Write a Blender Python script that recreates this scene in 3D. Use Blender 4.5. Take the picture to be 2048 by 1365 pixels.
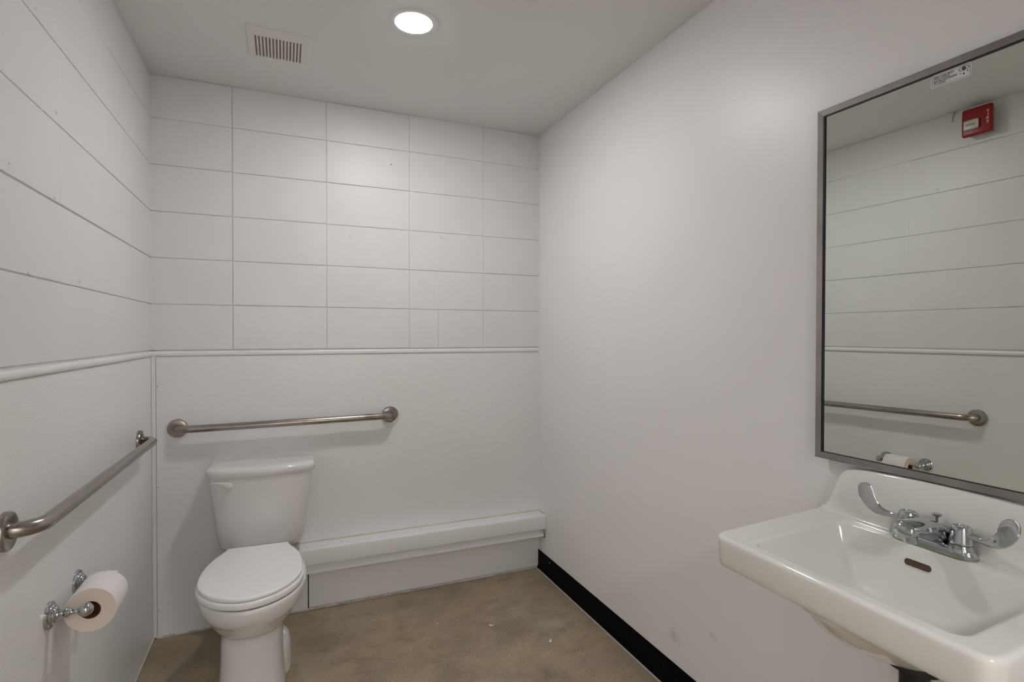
import bpy, bmesh, math, random
from mathutils import Vector, Matrix
for o in list(bpy.data.objects): bpy.data.objects.remove(o)
random.seed(7)
S = bpy.context.scene
COL = S.collection
PI = math.pi
R = math.radians
# ---------------------------------------------------------------- room dimensions (metres, photographer's standing point = x 0, y 0)
XL, XR, YB, YF, ZC = -0.532, 1.344, 2.770, -0.62, 2.472
CAMH = 1.3394
# ---------------------------------------------------------------- camera
cd = bpy.data.cameras.new('camera'); cam = bpy.data.objects.new('camera', cd); COL.objects.link(cam)
cam.location = (0, 0, CAMH)
cd.sensor_fit = 'HORIZONTAL'; cd.sensor_width = 36.0
cd.lens = 1073.53 / 2048 * 36.0
cd.clip_start = 0.02; cd.clip_end = 50
_f = Matrix.Rotation(R(-23.004), 4, 'Z') @ Matrix.Rotation(R(90 - 0.6863), 4, 'X') @ Matrix.Rotation(R(0.0765), 4, 'Z')
cam.rotation_euler = _f.to_euler()
S.camera = cam
# ---------------------------------------------------------------- world, exposure
w = bpy.data.worlds.new('world'); S.world = w; w.use_nodes = True
w.node_tree.nodes['Background'].inputs[0].default_value = (.9, .95, 1, 1)
w.node_tree.nodes['Background'].inputs[1].default_value = 0.3
S.view_settings.view_transform = 'Standard'; S.view_settings.look = 'None'
S.view_settings.gamma = 1.0; S.view_settings.use_curve_mapping = False
S.view_settings.exposure = 0.07
LAMP = 202.0            # radiance of the round ceiling lamp's diffuser

HALL_FILL = 50.0            # radiance of the added fill panel in the unseen hall

# ---------------------------------------------------------------- materials
def nt(m): return m.node_tree
def mat(name, col, rough=.5, metal=0.0, spec=.5, coat=0.0):
    m = bpy.data.materials.new(name); m.use_nodes = True
    b = nt(m).nodes['Principled BSDF']
    b.inputs['Base Color'].default_value = (*col, 1)
    b.inputs['Roughness'].default_value = rough
    b.inputs['Metallic'].default_value = metal
    b.inputs['Specular IOR Level'].default_value = spec
    b.inputs['Coat Weight'].default_value = coat
    return m
def node(m, t, **kw):
    n = nt(m).nodes.new(t)
    for k, v in kw.items():
        if k in n.inputs: n.inputs[k].default_value = v
        else: setattr(n, k, v)
    return n
def link(m, a, b): nt(m).links.new(a, b)
def coords(m, scale=(1, 1, 1)):
    g = node(m, 'ShaderNodeNewGeometry'); mp = node(m, 'ShaderNodeMapping'); mp.inputs['Scale'].default_value = scale
    link(m, g.outputs['Position'], mp.inputs['Vector']); return mp.outputs['Vector']
def bump(m, layers, dist=.001):
    """layers: list of (scale, xyz scale, strength, detail)"""
    b = nt(m).nodes['Principled BSDF']; last = None
    for sc, xyz, st, det in layers:
        n = node(m, 'ShaderNodeTexNoise'); n.inputs['Scale'].default_value = sc; n.inputs['Detail'].default_value = det
        link(m, coords(m, xyz), n.inputs['Vector'])
        bp = node(m, 'ShaderNodeBump'); bp.inputs['Strength'].default_value = st; bp.inputs['Distance'].default_value = dist
        link(m, n.outputs['Fac'], bp.inputs['Height'])
        if last: link(m, last, bp.inputs['Normal'])
        last = bp.outputs['Normal']
    link(m, last, b.inputs['Normal'])
def mottle(m, c1, c2, scale, detail=4, xyz=(1, 1, 1), lo=.35, hi=.65):
    b = nt(m).nodes['Principled BSDF']
    n = node(m, 'ShaderNodeTexNoise'); n.inputs['Scale'].default_value = scale; n.inputs['Detail'].default_value = detail
    link(m, coords(m, xyz), n.inputs['Vector'])
    r = node(m, 'ShaderNodeValToRGB'); r.color_ramp.elements[0].position = lo; r.color_ramp.elements[1].position = hi
    r.color_ramp.elements[0].color = (*c1, 1); r.color_ramp.elements[1].color = (*c2, 1)
    link(m, n.outputs['Fac'], r.inputs[0]); link(m, r.outputs[0], b.inputs['Base Color'])
    return r.outputs[0]

M = {}
M['block'] = mat('painted_block', (.79, .785, .78), .42)
mottle(M['block'], (.79, .783, .778), (.815, .808, .808), 3.0); bump(M['block'], [(9, (1, 1, 1), .5, 3), (150, (1, 1, 1), .22, 4)], .0015)
M['joint'] = mat('painted_joint', (.82, .815, .80), .5); bump(M['joint'], [(60, (1, 1, 1), .5, 3)], .002)
M['wall'] = mat('painted_plaster', (.80, .785, .785), .38)
mottle(M['wall'], (.905, .888, .886), (.92, .905, .905), 1.6); bump(M['wall'], [(90, (1, 1, 1), .10, 3), (4, (1, 1, 1), .3, 2)], .001)
M['ceiling'] = mat('ceiling_paint', (.81, .80, .785), .8); bump(M['ceiling'], [(200, (1, 1, 1), .1, 3)], .001)
M['panel'] = mat('embossed_wall_panel', (.775, .77, .75), .36)
mottle(M['panel'], (.845, .84, .825), (.865, .86, .85), 2.0); bump(M['panel'], [(60, (1, 1, 4.5), .6, 2), (150, (1, 1, 1.5), .15, 2)], .0012)
M['trim'] = mat('trim_gloss_paint', (.86, .855, .85), .3); bump(M['trim'], [(25, (1, 1, 1), .2, 2)], .0015)
M['caulk'] = mat('yellowed_caulk', (.60, .56, .45), .6)
M['whitecaulk'] = mat('white_caulk', (.62, .60, .56), .5)
M['dark'] = mat('gap_shade', (.02, .018, .015), .9)
M['ventdark'] = mat('vent_duct', (.36, .31, .27), .9)
M['grime'] = mat('grime', (.22, .17, .12), .9)
M['porcelain'] = mat('white_porcelain', (.80, .785, .765), .12, coat=.3)
M['basin'] = mat('basin_vitreous_china', (.82, .81, .765), .10, coat=.3)
M['seat'] = mat('toilet_seat_plastic', (.93, .92, .91), .24)
M['plastic'] = mat('white_plastic', (.78, .76, .73), .35)
M['lampring'] = mat('lamp_trim_white', (.82, .82, .82), .4)
M['chrome'] = mat('chrome', (.50, .52, .54), .07, 1.0)
M['frame'] = mat('stainless_frame', (.42, .405, .40), .26, 1.0); mottle(M['frame'], (.32, .30, .29), (.42, .395, .385), 9, 3)
M['mirror'] = mat('mirror_silver', (.735, .765, .715), .0, 1.0)
M['blackline'] = mat('black_edge', (.006, .006, .006), .5)
M['red'] = mat('alarm_red', (.30, .004, .009), .35)
M['alarmbox'] = mat('alarm_back_box', (.38, .39, .38), .5)
M['lens'] = mat('strobe_lens', (.66, .62, .60), .3, .0)
M['letter'] = mat('white_letter', (.8, .78, .76), .5)
M['paper'] = mat('toilet_paper', (.85, .81, .80), .9); bump(M['paper'], [(400, (1, 1, 1), .25, 2)], .001)
M['paperend'] = mat('toilet_paper_end', (.80, .70, .60), .95)
M['card'] = mat('cardboard', (.23, .10, .045), .8)
M['scrap'] = mat('paper_scrap', (.85, .83, .82), .8)
M['sticker'] = mat('sticker_white', (.80, .79, .80), .4)
M['ink'] = mat('sticker_ink', (.035, .035, .05), .5)
M['black'] = mat('black_rubber_base', (.004, .004, .0045), .5, spec=.05)
M['blackpipe'] = mat('black_pipe_cover', (.006, .006, .006), .5)
M['slot'] = mat('rusty_overflow', (.085, .052, .034), .7)
M['hingewhite'] = M['seat']
M['door'] = mat('door_paint', (.60, .58, .54), .4)
M['crust'] = mat('limescale', (.30, .26, .12), .8)
# brushed nickel, a few brown stains
m = M['nickel'] = mat('brushed_steel', (.40, .365, .33), .25, 1.0)
col = mottle(m, (.33, .30, .272), (.375, .343, .312), 20, 3)
b = nt(m).nodes['Principled BSDF']
# brown tarnish on the rear rail at two spots
def spots(m, base, pts, colour, grow=.5):
    prev = base
    for (px, py, pz, rad) in pts:
        g = node(m, 'ShaderNodeNewGeometry')
        d = node(m, 'ShaderNodeVectorMath'); d.operation = 'DISTANCE'; d.inputs[1].default_value = (px, py, pz)
        link(m, g.outputs['Position'], d.inputs[0])
        n = node(m, 'ShaderNodeTexNoise'); n.inputs['Scale'].default_value = 55; link(m, g.outputs['Position'], n.inputs['Vector'])
        a = node(m, 'ShaderNodeMath'); a.operation = 'MULTIPLY_ADD'; link(m, n.outputs['Fac'], a.inputs[0]); a.inputs[1].default_value = rad * grow; a.inputs[2].default_value = -rad * grow * .5
        s = node(m, 'ShaderNodeMath'); s.operation = 'ADD'; link(m, d.outputs['Value'], s.inputs[0]); link(m, a.outputs[0], s.inputs[1])
        mr = node(m, 'ShaderNodeMapRange'); mr.inputs['From Min'].default_value = rad * .25; mr.inputs['From Max'].default_value = rad * 1.1; mr.inputs['To Min'].default_value = .75; mr.inputs['To Max'].default_value = 0
        link(m, s.outputs[0], mr.inputs['Value'])
        mx = node(m, 'ShaderNodeMix'); mx.data_type = 'RGBA'; link(m, mr.outputs[0], mx.inputs['Factor']); link(m, prev, mx.inputs['A']); mx.inputs['B'].default_value = (*colour, 1)
        prev = mx.outputs['Result']
    link(m, prev, nt(m).nodes['Principled BSDF'].inputs['Base Color'])
    return prev
spots(m, col, [(.385, 2.715, .945, .035), (.09, 2.715, .93, .022)], (.16, .095, .055))
# bare concrete floor
m = M['floor'] = mat('bare_concrete', (.2, .17, .13), .55)
def noise(m, sc, det, xyz=(1, 1, 1), dist=0.0, rough=.55):
    n = node(m, 'ShaderNodeTexNoise'); n.inputs['Scale'].default_value = sc; n.inputs['Detail'].default_value = det; n.inputs['Distortion'].default_value = dist; n.inputs['Roughness'].default_value = rough
    link(m, coords(m, xyz), n.inputs['Vector']); return n.outputs['Fac']
def ramp(m, fac, stops):
    r = node(m, 'ShaderNodeValToRGB')
    while len(r.color_ramp.elements) < len(stops): r.color_ramp.elements.new(.5)
    for e, (p, c) in zip(r.color_ramp.elements, stops): e.position = p; e.color = (*c, 1)
    link(m, fac, r.inputs[0]); return r.outputs[0]
def mixc(m, fac, a, b_, mode='MIX'):
    x = node(m, 'ShaderNodeMix'); x.data_type = 'RGBA'; x.blend_type = mode
    if hasattr(fac, 'links'): link(m, fac, x.inputs['Factor'])
    else: x.inputs['Factor'].default_value = fac
    link(m, a, x.inputs['A']); link(m, b_, x.inputs['B']); return x.outputs['Result']
c = ramp(m, noise(m, 2.2, 12, rough=.66), [(.30, (.290, .228, .152)), (.45, (.345, .277, .192)), (.58, (.385, .314, .223)), (.75, (.435, .366, .268))])
c2 = ramp(m, noise(m, 5.5, 12, (1, 1.3, 1), .15, .72), [(.30, (.56, .53, .50)), (.50, (1, 1, 1)), (.72, (1.25, 1.22, 1.12))])
c = mixc(m, .8, c, c2, 'MULTIPLY')
c = mixc(m, .8, c, ramp(m, noise(m, 3.3, 9, rough=.7), [(.36, (1.04, 1.0, .90)), (.5, (1, 1, 1)), (.66, (.93, .97, 1.04))]), 'MULTIPLY')
c3 = ramp(m, noise(m, 130, 6, rough=.8), [(.3, (.58, .56, .52)), (.55, (1, 1, 1)), (.75, (1.3, 1.3, 1.25))])
c = mixc(m, 1.0, c, c3, 'MULTIPLY')
v = node(m, 'ShaderNodeTexVoronoi'); v.inputs['Scale'].default_value = 75; link(m, coords(m), v.inputs['Vector'])
pit = ramp(m, v.outputs['Distance'], [(.09, (.35, .28, .2)), (.17, (1, 1, 1))])
sel = ramp(m, noise(m, 3.6, 2), [(.52, (0, 0, 0)), (.66, (1, 1, 1))])
c = mixc(m, sel, c, mixc(m, 1.0, c, pit, 'MULTIPLY'))
v2 = node(m, 'ShaderNodeTexVoronoi'); v2.inputs['Scale'].default_value = 26; link(m, coords(m), v2.inputs['Vector'])
chp = ramp(m, v2.outputs['Distance'], [(.03, (1, 1, 1)), (.055, (0, 0, 0))])
lt = node(m, 'ShaderNodeRGB'); lt.outputs[0].default_value = (.60, .55, .47, 1)
c = mixc(m, chp, c, lt.outputs[0])
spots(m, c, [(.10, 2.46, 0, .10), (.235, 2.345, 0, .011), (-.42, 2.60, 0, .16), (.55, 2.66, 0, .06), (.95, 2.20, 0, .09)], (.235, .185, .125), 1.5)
bump(m, [(30, (1, 1, 1), .25, 5), (260, (1, 1, 1), .25, 3)], .0012)
# black base: dull, with dusty smears near the corner
m = M['black']
c = ramp(m, noise(m, 26, 6, rough=.7), [(.62, (.003, .003, .0035)), (.76, (.035, .037, .04))])
nt(m).links.new(c, nt(m).nodes['Principled BSDF'].inputs['Base Color'])
# lamp
m = bpy.data.materials.new('lamp_glow'); m.use_nodes = True; M['lamp'] = m
b = nt(m).nodes['Principled BSDF']; b.inputs['Base Color'].default_value = (.9, .9, .9, 1)
b.inputs['Emission Color'].default_value = (1.0, .985, .985, 1); b.inputs['Emission Strength'].default_value = LAMP
# faint scuffs on the right wall
m = M['wall']
base = nt(m).nodes['Principled BSDF'].inputs['Base Color'].links[0].from_socket
spots(m, base, [(1.344, 1.60, .21, .030), (1.344, 1.41, .31, .016)], (.70, .685, .68), 2.6)

# ---------------------------------------------------------------- mesh helpers
def mk(name, verts, faces, m, parent=None, smooth=True, angle=35, mats=None, mis=None):
    me = bpy.data.meshes.new(name); me.from_pydata([tuple(v) for v in verts], [], faces); me.validate()
    bm = bmesh.new(); bm.from_mesh(me); bmesh.ops.recalc_face_normals(bm, faces=bm.faces); bm.to_mesh(me); bm.free()
    return fin(name, me, m, parent, smooth, angle)
def fin(name, me, m, parent=None, smooth=True, angle=35):
    if m is not None: me.materials.append(m)
    if smooth:
        me.shade_smooth(); me.set_sharp_from_angle(angle=R(angle))
    o = bpy.data.objects.new(name, me); COL.objects.link(o)
    if parent: o.parent = parent
    return o
def frombm(name, bm, m, parent=None, smooth=True, angle=35):
    bmesh.ops.recalc_face_normals(bm, faces=bm.faces)
    me = bpy.data.meshes.new(name); bm.to_mesh(me); bm.free()
    return fin(name, me, m, parent, smooth, angle)
def bbox(bm, x0, x1, y0, y1, z0, z1, bev=0, seg=1):
    r = bmesh.ops.create_cube(bm, size=1)['verts']
    for v in r: v.co = Vector(((v.co.x + .5) * (x1 - x0) + x0, (v.co.y + .5) * (y1 - y0) + y0, (v.co.z + .5) * (z1 - z0) + z0))
    if bev:
        es = list({e for v in r for e in v.link_edges})
        bmesh.ops.bevel(bm, geom=es, offset=bev, segments=seg, profile=.5, affect='EDGES')
    return r
def box(name, x0, x1, y0, y1, z0, z1, m, parent=None, bev=0, seg=1):
    bm = bmesh.new(); bbox(bm, x0, x1, y0, y1, z0, z1, bev, seg); return frombm(name, bm, m, parent)
def loft(name, rings, m, parent=None, cap0=True, cap1=True, closed=True, angle=35):
    n = len(rings[0]); V = [p for r in rings for p in r]; F = []
    for i in range(len(rings) - 1):
        for j in range(n if closed else n - 1):
            k = (j + 1) % n; F.append((i * n + j, i * n + k, (i + 1) * n + k, (i + 1) * n + j))
    if cap0: F.append(tuple(range(n)))
    if cap1: F.append(tuple((len(rings) - 1) * n + j for j in range(n)))
    return mk(name, V, F, m, parent, True, angle)
def tube_data(path, rad, n=20, flat=None):
    """rings along a path; rad number or list"""
    P = [Vector(p) for p in path]; rings = []; up = None
    for i, p in enumerate(P):
        t = (P[min(i + 1, len(P) - 1)] - P[max(i - 1, 0)]).normalized()
        if up is None:
            up = Vector((0, 0, 1)) if abs(t.z) < .9 else Vector((1, 0, 0))
        s = t.cross(up).normalized(); up = s.cross(t).normalized()
        r = rad[i] if isinstance(rad, (list, tuple)) else rad
        a, b_ = r if isinstance(r, tuple) else (r, r)
        rings.append([p + s * (a * math.cos(2 * PI * k / n)) + up * (b_ * math.sin(2 * PI * k / n)) for k in range(n)])
    return rings
def tube(name, path, rad, m, parent=None, n=20, caps=True):
    return loft(name, tube_data(path, rad, n), m, parent, caps, caps)
def bend(pts, rad, seg=8):
    """polyline with filleted corners"""
    P = [Vector(p) for p in pts]; out = [P[0]]
    for i in range(1, len(P) - 1):
        a = (P[i - 1] - P[i]).normalized(); b_ = (P[i + 1] - P[i]).normalized()
        ang = a.angle(b_); d = rad / math.tan(ang / 2)
        p0 = P[i] + a * d; p1 = P[i] + b_ * d
        c = P[i] + (a + b_).normalized() * (rad / math.sin(ang / 2))
        u = p0 - c; v_ = p1 - c; th = u.angle(v_)
        for k in range(seg + 1):
            s = k / seg; out.append(c + (u * math.sin((1 - s) * th) + v_ * math.sin(s * th)) / math.sin(th))
    out.append(P[-1]); return out
def lathe(name, prof, origin, axis, m, parent=None, n=40, cap=True, angle=35):
    """prof: list of (radius, distance along axis)"""
    ax = Vector(axis).normalized(); u = ax.orthogonal().normalized(); v_ = ax.cross(u); o = Vector(origin)
    rings = [[o + ax * d + u * (r * math.cos(2 * PI * k / n)) + v_ * (r * math.sin(2 * PI * k / n)) for k in range(n)] for r, d in prof]
    return loft(name, rings, m, parent, cap, cap, True, angle)
def extrude(name, prof, fn, s0, s1, m, parent=None, cuts=1, jitter=0, angle=35):
    """prof list of 2-D points, fn(p,q,s)->3-D"""
    rings = []
    for i in range(cuts + 1):
        s = s0 + (s1 - s0) * i / cuts
        rings.append([fn(p + random.uniform(-jitter, jitter), q + random.uniform(-jitter, jitter), s) for p, q in prof])
    return loft(name, rings, m, parent, angle=angle)
def thing(name, label, cat, loc=(0, 0, 0), group=None):
    o = bpy.data.objects.new(name, None); COL.objects.link(o); o.location = loc; o.empty_display_size = .05
    o['label'] = label; o['category'] = cat
    if group: o['group'] = group
    return o
def adopt(root):
    """parts were built in world coordinates: shift them under the root's location"""
    L = root.location.copy()
    for ch in root.children:
        ch.data.transform(Matrix.Translation(-L))
        for g in ch.children:
            g.data.transform(Matrix.Translation(-L))
def tag(o, label, cat, group=None):
    o['label'] = label; o['category'] = cat
    if group: o['group'] = group
    return o
def struct(o, label=None):
    o['kind'] = 'structure'
    if label: o['label'] = label
    return o
def rrect(x0, x1, y0, y1, rad, n=16, npts=8):
    """rounded rectangle, fixed sample count. rad per corner: (x1y1, x0y1, x0y0, x1y0)"""
    if not isinstance(rad, (tuple, list)): rad = (rad,) * 4
    cs = [(x1, y1, 0, -1, -1), (x0, y1, 90, 1, -1), (x0, y0, 180, 1, 1), (x1, y0, 270, -1, 1)]
    arcs = []
    for (cx, cy, a0, sx, sy), r in zip(cs, rad):
        arcs.append([(cx + sx * r + r * math.cos(R(a0 + 90 * k / npts)), cy + sy * r + r * math.sin(R(a0 + 90 * k / npts))) for k in range(npts + 1)])
    out = []
    for i in range(4):
        out += arcs[i]; a = arcs[i][-1]; b_ = arcs[(i + 1) % 4][0]
        for k in range(1, n): out.append((a[0] + (b_[0] - a[0]) * k / n, a[1] + (b_[1] - a[1]) * k / n))
    return out
def sm(t, a=0.0, b_=1.0):
    t = max(0, min(1, (t - a) / (b_ - a))); return t * t * (3 - 2 * t)

# ================================================================ STRUCTURE
Z0 = 1.268; CH = .2032            # first block course, course height
# ---- floor and ceiling
floor = struct(box('floor', XL - .15, XR + .15, YF - .15, YB + .15, -.12, 0, M['floor']), 'bare brownish concrete floor')
ceil_ = struct(box('ceiling', XL - .15, XR + .15, YF - .15, YB + .15, ZC, ZC + .12, M['ceiling']), 'plain grey-white painted ceiling')
# ---- back wall: backing + painted concrete blocks + lower sheet panels
DEP = .0045                         # how deep the joints are
wall_back = struct(box('wall_back', XL - .15, XR + .15, YB + DEP, YB + .15, 0, ZC, M['joint']), 'white painted block wall behind the toilet')
wall_left = struct(box('wall_left', XL - .15, XL - DEP, YF, YB + DEP, 0, ZC, M['joint']), 'white painted block wall with grab bar')
def block(parent, a0, a1, z0, z1, back, hg, vg0, vg1, bev=.0020):
    """one block; hg = half bed joint, vg0/vg1 = half head joints"""
    pr = random.uniform(-.0005, .0005); j = lambda s=.0005: random.uniform(-s, s)
    bm = bmesh.new()
    if back: bbox(bm, a0 + vg0 - (.006 if a0 == XL else 0), a1 - vg1, YB + pr, YB + .03, z0 + hg + j(), z1 - hg + j(), bev, 2)
    else: bbox(bm, XL - .03, XL + pr, a0 + vg0, a1 - vg1 + (.006 if a1 == YB else 0), z0 + hg + j(), z1 - hg + j(), bev, 2)
    return frombm('block', bm, M['block'], parent, False)
xj = [XL, -.216, .192, .598, 1.004, XR]
zs = [Z0 + k * CH for k in range(6)] + [ZC]
for k in range(6):
    for i in range(5):
        g = (.0018, .0016, .0014, .0010, .0006, .0004)[k] * (1.2 if i < 3 else .9)
        a0, a1 = xj[i], xj[i + 1]
        v0 = 0 if i == 0 else .0013 if i <= 2 else .0002
        v1 = 0 if i == 4 else .0013 if i < 2 else .0002
        if i == 3 and k < 4:        # half blocks in this column, nearly filled head joint
            mid = .753; gg = .0003 if k == 0 else -.0012
            block(wall_back, a0, mid, zs[k], zs[k + 1], True, g, v0, gg)
            block(wall_back, mid, a1, zs[k], zs[k + 1], True, g, gg, v1)
        else: block(wall_back, a0, a1, zs[k], zs[k + 1], True, g, v0, v1)
yj = [YB, 2.150, 1.735, 1.322, .915, .509, .102, -.304, YF]
for k in range(6):
    for i in range(8):
        block(wall_left, yj[i + 1], yj[i], zs[k], zs[k + 1], False, (.0030, .0026, .0023, .0014, .0008, .0004)[k], -.0009, 0 if i == 0 else -.0009, .0013)
# small lumps of old filler left under the paint
bm = bmesh.new()
for (x, z, s) in [(.502, 2.204, .006), (.512, 2.162, .005), (.768, 1.857, .011), (.773, 1.690, .007), (.83, 1.688, .006), (.279, 1.524, .006), (.407, 1.56, .008), (.495, 1.647, .006), (.304, 1.829, .006), (.16, 1.842, .004), (.585, 1.645, .005)]:
    r = bmesh.ops.create_icosphere(bm, subdivisions=2, radius=1)['verts']
    a = random.uniform(0, PI)
    for v in r:
        q = Vector((v.co.x * s * random.uniform(.85, 1.15), v.co.y * .0022, v.co.z * s * .45 * random.uniform(.8, 1.2)))
        v.co = Matrix.Rotation(a * .3, 3, 'Y') @ q + Vector((x, YB - .0004, z))
frombm('filler_lump', bm, M['block'], wall_back)['kind'] = 'stuff'
bm = bmesh.new()
for (x, z, s) in [(.504, 2.206, .003), (.508, 2.203, .002)]:
    r = bmesh.ops.create_icosphere(bm, subdivisions=1, radius=1)['verts']
    for v in r: v.co = Vector((v.co.x * s + x, v.co.y * .001 + YB - .003, v.co.z * s + z))
frombm('paint_chip', bm, M['grime'], wall_back)
bm = bmesh.new()
for (y, z, s) in [(1.72, 1.905, .007), (1.88, 1.487, .005), (1.55, 1.478, .008), (1.49, 2.08, .006), (1.46, 1.70, .005), (1.7, 1.682, .006), (1.6, 2.10, .006)]:
    r = bmesh.ops.create_icosphere(bm, subdivisions=2, radius=1)['verts']
    for v in r: v.co = Vector((v.co.x * .0025 + XL, v.co.y * s * random.uniform(.8, 1.2) + y, v.co.z * s * .6 * random.uniform(.7, 1.2) + z))
frombm('filler_lump', bm, M['block'], wall_left)['kind'] = 'stuff'

bm = bmesh.new(); bbox(bm, XL, XL + .012, 1.535, 1.545, ZC - .045, ZC - .012, .002); bbox(bm, XL + .004, XL + .016, 1.528, 1.556, ZC - .014, ZC - .002, .002)
frombm('wire_clip', bm, M['joint'], wall_left)
# lower sheet panels (4 ft high)
ZP = 1.240
def poly_prism(name, pts, fn, d0, d1, m, parent, bev=0):
    n = len(pts); V = [fn(p, q, d0) for p, q in pts] + [fn(p, q, d1) for p, q in pts]
    F = [tuple(range(n)), tuple(range(n, 2 * n))] + [(i, (i + 1) % n, n + (i + 1) % n, n + i) for i in range(n)]
    return mk(name, V, F, m, parent, False)
fb = lambda p, q, d: (p, YB + d, q)
poly_prism('panel', [(XL + .012, .006), (.1015, .006), (.1015, .26), (XR - .001, .26), (XR - .001, ZP), (XL + .012, ZP)], fb, 0, .012, M['panel'], wall_back)
poly_prism('panel', [(.107, .012), (XR - .001, .012), (XR - .001, .26), (.107, .26)], fb, -.002, .012, M['panel'], wall_back)
box('panel_gap_shade', .1015, .107, YB + .0035, YB + .008, .004, .26, M['dark'], wall_back)  # near-black strip painting in the shade of the open joint
extrude('floor_caulk', [(-.006, -.002), (.0045, -.002), (.0035, .004), (.001, .0075), (-.006, .008)], lambda p, q, s_: (s_, YB - p, q), XL + .013, XR - .01, M['whitecaulk'], wall_back, cuts=60, jitter=.0008)
bm = bmesh.new()
for (x, l) in [(-.50, .05), (-.40, .03), (-.34, .05), (-.27, .08), (.13, .05), (.24, .07), (.36, .10), (.50, .06), (.60, .12), (.78, .02), (1.06, .06), (1.13, .03)]:
    for q in range(5):
        a0 = x + l * q / 5 + random.uniform(0, .004); zz = .0035 + random.uniform(-.001, .0012)
        bbox(bm, a0, a0 + l / 5 * random.uniform(.6, 1.0), YB - .0052, YB - .001, zz, zz + random.uniform(.0007, .0016))
o = frombm('floor_grime', bm, M['grime'], wall_back, False); o['kind'] = 'stuff'
fl = lambda p, q, d: (XL - d, p, q)
poly_prism('panel', [(YF, .004), (YB - .012, .004), (YB - .012, ZP), (YF, ZP)], fl, 0, .004, M['panel'], wall_left)
box('floor_caulk', XL - .002, XL + .004, YF, YB - .004, 0, .006, M['whitecaulk'], wall_left)
bm = bmesh.new()                     # nail holes beside the corner strip
for z in (1.11, .665, .12):
    r = bmesh.ops.create_icosphere(bm, subdivisions=1, radius=.0022)['verts']
    for v in r: v.co = Vector((v.co.x * .8 + XL + .020, v.co.y * .5 + YB - .0005, v.co.z * 1.6 + z))
frombm('nail_hole', bm, M['grime'], wall_back)
# chair rail caps over the panels: rounded batten with shadow line
pr = []
for k in range(9):
    a = -PI / 2 + PI * k / 8
    pr.append((.008 * math.cos(a) + .0005, 1.2525 + .0115 * math.sin(a)))
pr = [(-.003, 1.241)] + pr + [(-.003, 1.264)]
struct(extrude('trim_1', pr, lambda p, q, s: (s, YB - p * .65, q), XL + .004, XR, M['trim'], cuts=40, jitter=.0004), 'white half-round rail across the back wall')
struct(extrude('trim_2', pr, lambda p, q, s: (XL + p, s, q), YF, YB - .003, M['trim'], cuts=60, jitter=.0004), 'white half-round rail along the left wall')
# inside corner strip
bm = bmesh.new()
bbox(bm, XL - .001, XL + .0135, YB - .0045, YB + .006, .004, 1.243, .001)
bbox(bm, XL - .003, XL + .0045, YB - .0155, YB + .002, .004, 1.243, .001)
struct(frombm('trim_3', bm, M['trim']), 'narrow white corner strip between the two panelled walls')
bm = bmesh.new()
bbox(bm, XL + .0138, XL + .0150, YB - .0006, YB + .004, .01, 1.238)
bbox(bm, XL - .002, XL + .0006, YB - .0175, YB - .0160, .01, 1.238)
frombm('dark_line', bm, M['grime'], bpy.data.objects['trim_3'], False)  # thin dark line along each edge of the corner strip
# ---- right wall, front wall, added doorway behind the photographer
wall_right = struct(box('wall_right', XR, XR + .15, YF, YB + DEP, 0, ZC, M['wall']), 'smooth off-white painted right wall')
box('corner_caulk', XR - .0018, XR, YB - .003, YB + .001, .11, ZC, M['trim'], wall_right)
# front wall; its doorway and unseen lit hall are added to bring fill light
HY = -2.15
bm = bmesh.new()
for a in ((XL - .15, -.25, 0, ZC), (.66, XR + .15, 0, ZC), (-.25, .66, 2.04, ZC)): bbox(bm, a[0], a[1], YF - .12, YF, a[2], a[3])
wall_front = struct(frombm('wall_front', bm, M['wall'], None, False))
bm = bmesh.new()
for a in ((-.31, -.25, 0, 2.10), (.66, .72, 0, 2.10), (-.25, .66, 2.04, 2.10)): bbox(bm, a[0], a[1], YF, YF + .016, a[2], a[3], .003)
struct(frombm('trim_4', bm, M['door']))
HX0, HX1 = -1.6, 2.2
struct(box('floor_hall', HX0, HX1, HY, YF - .12, -.12, 0, M['floor']))
struct(box('ceiling_hall', HX0, HX1, HY, YF - .12, ZC, ZC + .12, M['ceiling']))
bm = bmesh.new(); bbox(bm, HX0, HX1, HY - .1, HY, 0, ZC); bbox(bm, HX0 - .1, HX0, HY - .1, YF - .12, 0, ZC); bbox(bm, HX1, HX1 + .1, HY - .1, YF - .12, 0, ZC)
bbox(bm, HX0, XL - .15, YF - .13, YF - .12, 0, ZC); bbox(bm, XR + .15, HX1, YF - .13, YF - .12, 0, ZC)
struct(frombm('wall_hall', bm, M['wall'], None, False))
t = thing('hall_fill_light', 'added square fill light on the ceiling of the unseen hall', 'ceiling light', (.2, -1.4, ZC))  # added fill light, brightens the lower walls, floor and basin
M['hallfill'] = M['lamp'].copy(); M['hallfill'].node_tree.nodes['Principled BSDF'].inputs['Emission Strength'].default_value = HALL_FILL
box('housing', -.12, .52, -1.72, -1.08, ZC - .02, ZC, M['plastic'], t, .003)
box('fill_panel', -.10, .50, -1.70, -1.10, ZC - .024, ZC - .018, M['hallfill'], t)
adopt(t)
# ---- black cove base along the right wall
pb = [(0, 0), (.013, 0), (.013, .0025), (.008, .006), (.005, .013), (.0038, .03), (.0038, .100), (.0028, .1045), (0, .1055)]
bb = struct(extrude('baseboard_right', pb, lambda p, q, s: (XR - p, s, q + .001), YF, YB - .001, M['black'], cuts=40, jitter=.0002), 'black rubber cove base at the foot of the right wall')
box('caulk_line', XR - .0165, XR - .012, YF, YB - .003, 0, .0035, M['whitecaulk'], bb)
lathe('base_end_speck', [(.003, 0), (.002, .002), (.0005, .003)], (XR - .004, 2.62, .085), (-1, 0, 0), M['whitecaulk'], bb, 10)

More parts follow.
